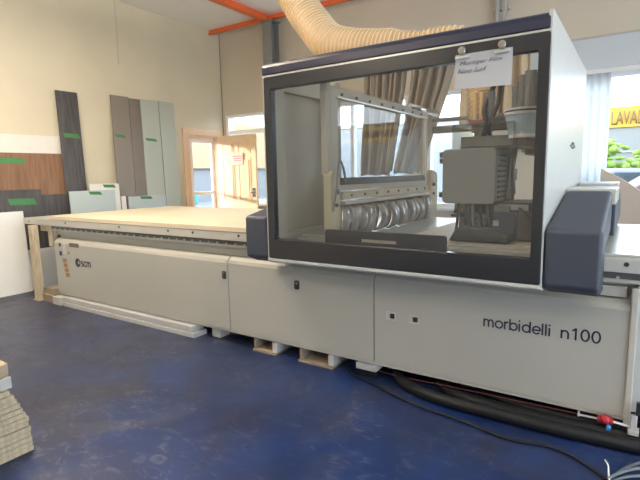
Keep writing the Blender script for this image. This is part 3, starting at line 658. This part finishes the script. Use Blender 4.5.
cable('cable', [(-1.75, 3.0), (-1.62, 2.87), (-1.42, 2.80), (-1.10, 2.68), (-.78, 2.63), (-.52, 2.57), (-.33, 2.60), (-.22, 2.585), (-.13, 2.53), (-.05, 2.46), (-.03, 2.43)], .0075, 'rubber', 'thin black cable snaking loose on the blue floor', 'cable')
cable('cable', [(-1.7, 3.0, .05), (-1.35, 2.905, .06), (-.9, 2.885, .08), (-.5, 2.89, .085), (-.25, 2.90, .085), (-.14, 2.91, .083)], .003, 'redwire', 'thin dark red line running along the machine base', 'cable')
for k, (dy, dz) in enumerate(((0, 0), (.015, .019), (-.03, .0), (.05, 0))):
    cable('cable', [(-.03, 2.41+dy*.7, .012+dz), (.0, 2.46+dy, .012+dz), (.06, 2.53+dy*2, .010+dz), (.16, 2.58+dy*3, .010+dz), (.4, 2.60+dy*4, .010+dz)], .008, 'greycable',
          ('grey cable in the lower right bundle, second from the front', 'grey cable lying on top of the lower right bundle', 'foremost grey cable of the bundle at the lower right corner', 'rearmost grey cable of the bundle at the lower right corner')[k], 'cable', 'grey cables at the lower right')
cable('cable_tie', [(-.05, 2.55, .045), (-.035, 2.49, .055), (-.03, 2.44, .04), (-.025, 2.41, .03)], .0035, 'whitep', 'white cable tie sticking up from the grey cable bundle', 'cable tie')
vl = thing('air_valve', (-.055, 2.87, .07), 'small red valve with blue fitting on the black hoses', 'valve')
MB().cyl((-.105, 2.87, .100), (-.03, 2.87, .100), .020, 14).ball((-.067, 2.86, .108), .027).obj('red_body', 'red', vl)
MB().cyl((-.05, 2.845, .080), (-.05, 2.825, .072), .012, 12).obj('blue_fitting', 'blue', vl)
MB().cyl((-.03, 2.87, .10), (.05, 2.865, .095), .007, 10).obj('pale_tube', 'whitep', vl)
MB().cyl((-.20, 2.87, .095), (-.19, 2.87, .095), .010, 10).cyl((-.195, 2.87, .095), (-.195, 2.87, .118), .006, 10).cyl((-.19, 2.87, .095), (-.105, 2.87, .098), .006, 8).obj('fitting', 'whiteplinth', vl)
ft = thing('cable_clamp', (.07, 2.82, 0), 'white clamp and clear cap at the right end of the machine', 'clamp')
MB().box(.045, .075, 2.84, 2.87, .09, .17).box(.035, .085, 2.83, 2.88, .065, .095).obj('clamp_body', 'whiteplinth', ft, bevel=.004)
MB().box(.066, .09, 2.85, 2.875, .17, .24).obj('black_grip', 'black', ft, bevel=.003)

# ------------------------------------------------------------ stack of boards at lower left
random.seed(9); z = 0.0; nl = 13
for k in range(nl):
    t = .0285 + random.uniform(-.001, .001)
    cy_ = 1.150 - .10*(k/nl)**2.2 + random.uniform(-.006, .006); dx = random.uniform(-.006, .006)
    where = 'lowest of the stack' if k == 0 else 'uppermost of the fibre boards under the slab' if k == nl-1 else f'{["second","third","fourth","fifth","sixth","seventh","eighth","ninth","tenth","eleventh","twelfth"][k-1]} from the floor in the stack'
    tag(B(-3.95+dx, -2.64+dx, -.25, cy_, z, z+t-.0018).obj('fibre_board', 'chip', bevel=.003), 'rough tan fibre board at lower left, ' + where, 'board', 'fibre boards in the lower left stack')
    z += t
zt = z
tag(B(-3.95, -2.665, -.25, 1.085, zt, zt+.062).obj('wood_slab', 'slabw', bevel=.004), 'whitish slab lying between the fibre boards and the tan top slab', 'slab')
tag(MB().prism([(-3.95, -.25), (-2.675, -.25), (-2.675, 1.04), (-2.70, 1.09), (-3.95, 1.09)], 'z', zt+.0635, zt+.128).obj('wood_slab', 'chipt', bevel=.005), 'tan slab on the very top of the lower left stack', 'slab')

# ------------------------------------------------------------ flexible dust hose above the hood
hp = spline([(-3.05, 3.75, 4.05), (-2.86, 3.72, 3.35), (-2.62, 3.70, 2.96), (-2.44, 3.66, 2.74), (-2.24, 3.60, 2.55), (-1.97, 3.58, 2.455), (-1.62, 3.58, 2.40), (-1.32, 3.58, 2.41), (-1.10, 3.58, 2.38), (-1.0, 3.56, 2.22), (-.95, 3.52, 2.0), (-.93, 3.5, 1.82)], 30)
pts = [hp[0]]; acc = 0
for a, b_ in zip(hp, hp[1:]):      # resample evenly
    seg = (b_-a).length
    while acc+seg >= .009:
        tt = (.009-acc)/seg; a = a.lerp(b_, tt); pts.append(a); seg = (b_-a).length; acc = 0
    acc += seg
dh = thing('dust_hose', (-2.6, 3.7, 2.4), 'thick ribbed tan dust extraction hose arching down to the hood', 'hose')
def hr(i): 
    base = .148 if i*.009 < 2.35 else max(.085, .148-(i*.009-2.35)*.25)
    return base + .007*math.cos(2*PI*i*.009/.036)
MB().tube(pts, hr, 28).obj('hose_skin', 'hose', dh, smooth=True)
wpnts = []; up = None
for i, p in enumerate(pts):
    t = (pts[min(i+1, len(pts)-1)]-pts[max(i-1, 0)]).normalized()
    a = up if up is not None else Vector((0, 1, 0)); a = (a-t*a.dot(t)).normalized(); up = a; b_ = t.cross(a)
    for k in range(6):
        q = i+k/6; ang = 2*PI*q*.009/.036*1.0
        base = (.148 if i*.009 < 2.35 else max(.085, .148-(i*.009-2.35)*.25))+.006
        pp_ = p.lerp(pts[min(i+1, len(pts)-1)], k/6)
        wpnts.append(pp_+(a*math.cos(ang)+b_*math.sin(ang))*base)
MB().tube(wpnts, .0042, 5).obj('spiral_rib', 'wire', dh, smooth=True)
tag(MB().cyl((-3.05, 3.75, 4.02), (-3.05, 3.75, ZC), .17, 28).obj('duct_collar', 'alu'), 'metal ceiling collar the tan hose drops from', 'duct')

# pleated drapes behind the machine
def drape(x0, x1, xb0, xb1, y, z0, z1, m, name, lab, npl, amp=.07, ph=0.):
    o = thing(name, ((x0+x1)/2, y, z0), lab, 'curtain')
    def f(u, v):
        xt = x0+(x1-x0)*u; xb = xb0+(xb1-xb0)*u; k = v**1.4
        uu = u*npl*2*PI
        return Vector((xt*(1-k)+xb*k + .03*math.sin(uu*.5+ph+3*v)*v, y+amp*(math.sin(uu+ph)+.45*math.sin(uu*1.7+1.3+ph))*(1+.25*v), z1-(z1-z0)*v+.03*math.sin(uu*.9+ph)*v))
    MB().grid(f, npl*14, 24).obj('cloth', m, o, smooth=True, solid=.006)
    MB().cyl((min(x0, x1)-.06, y, z1+.01), (max(x0, x1)+.06, y, z1+.01), .018, 12).obj('rod', 'steel_grey', o)
    return o
drape(-3.0, -2.40, -3.03, -2.60, 5.60, 1.44, 2.80, 'drape', 'hanging_drape', 'brown pleated sheet hanging behind the inner hood window', 7, .06)
drape(-2.36, -1.80, -2.56, -2.28, 5.60, 1.46, 2.80, 'drape', 'hanging_drape', 'brown pleated sheet hanging to the right of the bright gap', 5, .06, 1.)
drape(-1.74, -1.02, -1.74, -1.04, 5.60, 1.98, 2.74, 'drapel', 'hanging_drape', 'lighter tan pleated sheet hanging behind the paper note', 6, .05, 2.)
# dust box below the drapes
tag(MB().box(-2.95, -2.35, 5.75, 6.2, 0, 1.30).obj('grey_cabinet', 'bed', bevel=.01), 'pale grey cabinet standing below the brown drapes', 'cabinet')

# white blind gathered at the left side of the right window
bl = thing('window_blind', (-.60, 6.85, 1.22), 'white vertical blind gathered at the left of the right window', 'blind')
def bf(u, v): return Vector((-.92+.595*u, 6.86+.02*math.sin(u*2*PI*7), 2.60-1.36*v))
MB().grid(bf, 84, 4).obj('slats', 'blind', bl, smooth=True, solid=.003)
MB().box(-.95, 1.2, 6.83, 6.89, 2.585, 2.605).obj('head_rail', 'whitetrim', bl)
# tan board with curved top in front of the right window
tb = [(-.36, 0), (1.2, 0), (1.2, .62), (.55, .80), (.25, 1.01), (.12, 1.13), (.03, 1.205), (-.08, 1.285), (-.17, 1.345), (-.26, 1.40), (-.36, 1.45)]
tag(MB().prism(tb, 'y', 6.48, 6.52).obj('tan_board', 'tan', bevel=.01), 'tan board with curved sloping top standing below the right window', 'board')

# ------------------------------------------------------------ unseen ceiling lamps, added to brighten the walls and ceiling
def fill_lamp(x, y, col, power, lab, up=.6):
    zz = ZC-.45
    o = thing('added_light', (x, y, zz), lab, 'light', 'added ceiling strip lights')
    MB().box(x-.62, x+.62, y-.09, y+.09, zz, zz+.06).obj('housing', 'whitetrim', o)
    MB().cyl((x-.5, y, zz+.06), (x-.5, y, ZC), .008, 8).cyl((x+.5, y, zz+.06), (x+.5, y, ZC), .008, 8).obj('hanger', 'alu', o)
    for sg in (0, 1):
        ld = bpy.data.lights.new('fill_light', 'AREA'); ld.shape = 'RECTANGLE'; ld.size = 1.2; ld.size_y = .14; ld.energy = power*(up if sg else 1); ld.color = col
        l = bpy.data.objects.new('fill_light', ld); C.objects.link(l); l.parent = o; l.location = (0, 0, .065 if sg else -.005); l.rotation_euler = (PI*sg, 0, 0)
for x, y, p, lab in ((-4.3, 2.0, 80, 'added unseen strip light above the left of the machine'), (-3.6, -1.8, 50, 'added unseen strip light behind left'), (-.2, -.8, 10, 'added unseen strip light above the viewer'), (1.9, 2.2, 14, 'added unseen strip light to the right')):
    fill_lamp(x, y, (1, .87, .70), p*1.2, lab, 2.5)
sun = bpy.data.objects.new('sun', bpy.data.lights.new('sun', 'SUN')); C.objects.link(sun); sun.data.energy = 6; sun.data.angle = .05; sun.data.color = (1, .88, .70)
sun.rotation_euler = Vector((.86, .36, -.13)).to_track_quat('-Z', 'Y').to_euler()

# ------------------------------------------------------------ outdoors
struct(B(-60, 40, 7.3, 60, -.2, -.01).obj('trim_8', 'asphalt'))
struct(B(-60, -7.1, -20, 7.3, -.2, -.01).obj('trim_9', 'asphalt'))
bd = thing('warehouse', (4, 20.5, -.2), 'grey clad warehouse with yellow name sign outside the right window', 'building')
B(-1.05, 14, 20.1, 26, -.2, 3.5).obj('wall', 'bgrey', bd)
B(-1.05, 14, 20.02, 20.1, 2.87, 3.57).obj('sign_band', 'signy', bd)
text('sign_lettering', 'LAVAL', .92, 'signb', bd, (-.88, 19.98, 2.97), height=.46, ex=.02, bold=.01)
for z_ in (2.0, 1.3):
    B(-1.0, 14, 20.06, 20.1, z_, z_+.03).obj('cladding_joint', 'blight', bd)
B(.2, 3.0, 20.02, 20.1, 1.0, 1.9).obj('garage_door', 'blight', bd)
b2_ = thing('warehouse', (-17, 32, -.2), 'pale low warehouse seen through the inner hood window', 'building')
B(-34, -3.5, 30, 38, -.2, 4.75).obj('wall', 'blight', b2_)
B(-34, -3.5, 29.9, 30, 4.6, 4.85).obj('parapet', 'whitep', b2_)
b3_ = thing('warehouse', (-40, 16, -.2), 'tan warehouse seen through the open door', 'building')
B(-27, -21, 12, 27, 1.9, 4.6).obj('wall', 'btan', b3_)
B(-27, -21.2, 12, 27, -.2, 1.9).obj('lower_wall', 'bgrey', b3_)
def shrub(x, y, r, lab):
    random.seed(int(abs(x)*100)); m = MB()
    for k in range(230):
        a = random.uniform(0, 2*PI); e = random.uniform(0, PI/2); rr = r*random.uniform(.55, 1.1)
        p = Vector((x+rr*math.cos(a)*math.cos(e), y+rr*math.sin(a)*math.cos(e), .0+1.15*rr*math.sin(e)))
        m.ball(p, r*random.uniform(.06, .12), (random.uniform(.8, 1.4), random.uniform(.8, 1.4), random.uniform(.3, .6)))
    o = m.obj('shrub', 'leaf'); o.location.z = 0; o.scale.z = 1.9; tag(o, lab, 'shrub', 'shrubs by the warehouse')
for x, y, r, lab in ((-.80, 16.6, .95, 'leafy green shrub left of the parked cars'), (.75, 18.4, 1.1, 'leafy green shrub behind the pale blue car'), (3.4, 17.2, 1.2, 'leafy green shrub further right outside')):
    shrub(x, y, r, lab)
def car(x, y, rz, m, lab, loc='cars parked outside'):
    o = thing('car', (x, y, 0), lab, 'car', loc); ORG[o.name] = Vector((0, 0, 0)); o.rotation_euler.z = rz
    body = [(-2.1, .25), (2.1, .25), (2.2, .6), (2.0, .85), (1.1, .95), (.6, 1.4), (-1.0, 1.45), (-1.7, .98), (-2.15, .85)]
    MB().prism(body, 'y', -.85, .85).obj('body', m, o, bevel=.06, seg=3)
    MB().prism([(1.02, .98), (.58, 1.33), (-.95, 1.36), (-1.5, 1.0)], 'y', -.86, .86).obj('side_window', 'carg', o)
    for sx in (-1.35, 1.35):
        for sy in (-.8, .8): MB().cyl((sx, sy-.1, .32), (sx, sy+.1, .32), .32, 18).obj('wheel', 'black', o)
car(.35, 13.6, .2, 'carb', 'pale blue car parked outside the right window')
car(1.35, 11.0, .1, 'carm', 'maroon car parked nearer, outside the right window')
car(-14.5, 9.3, 1.3, 'carr', 'red car parked outside the open door')
car(-17.0, 12.4, 1.3, 'cart', 'teal car parked behind the red car')

# ------------------------------------------------------------ world, camera, colour
W = bpy.data.worlds.new('World'); bpy.context.scene.world = W; W.use_nodes = True
nt = W.node_tree; bg = nt.nodes['Background']
tc = nt.nodes.new('ShaderNodeTexCoord'); sp = nt.nodes.new('ShaderNodeSeparateXYZ'); rp = nt.nodes.new('ShaderNodeValToRGB')
nt.links.new(tc.outputs['Generated'], sp.inputs[0]); nt.links.new(sp.outputs['Z'], rp.inputs['Fac'])
rp.color_ramp.elements[0].position = 0; rp.color_ramp.elements[0].color = (.80, .90, 1, 1)
rp.color_ramp.elements[1].position = .7; rp.color_ramp.elements[1].color = (.62, .78, 1, 1)
nt.links.new(rp.outputs['Color'], bg.inputs['Color']); bg.inputs['Strength'].default_value = 8.0

def portal(loc, rot, sx, sy):
    ld = bpy.data.lights.new('daylight_portal', 'AREA'); ld.shape = 'RECTANGLE'; ld.size = sx; ld.size_y = sy
    try: ld.cycles.is_portal = True
    except Exception: return
    o = bpy.data.objects.new('daylight_portal', ld); C.objects.link(o); o.location = loc; o.rotation_euler = rot
for a, b in wins: portal(((a+b)/2, YB+.18, (WZ0+WZ1)/2), (-PI/2, 0, 0), b-a, WZ1-WZ0)
portal((XR+.1, .9, 1.5), (0, PI/2, 0), 3.0, 5.0)
portal((3.2, YFR-.1, 1.9), (PI/2, 0, 0), 2.0, 2.0)
portal((XL-.14, (DY0+DY1)/2, 1.1), (0, -PI/2, 0), 2.2, .74)

Rm = ((0.8351244, 0.05948831, -0.54683488), (0.54973442, -0.12452268, 0.82600616), (-0.01895563, -0.99043185, -0.1366947))
cam = bpy.data.objects.new('camera', bpy.data.cameras.new('camera')); C.objects.link(cam)
mw = Matrix.Identity(4)
for i in range(3):
    mw[i][0] = Rm[i][0]; mw[i][1] = -Rm[i][1]; mw[i][2] = Rm[i][2]*-1
mw[2][3] = 1.45
# rows give (right, down, forward): the camera looks along -Z
cam.matrix_world = mw
cam.data.sensor_width = 36; cam.data.lens = 478/640*36; cam.data.clip_end = 200; cam.data.clip_start = .05
bpy.context.scene.camera = cam
vs = bpy.context.scene.view_settings
vs.view_transform = 'Standard'; vs.look = 'None'; vs.gamma = 1; vs.exposure = 0.15
vs.use_curve_mapping = False
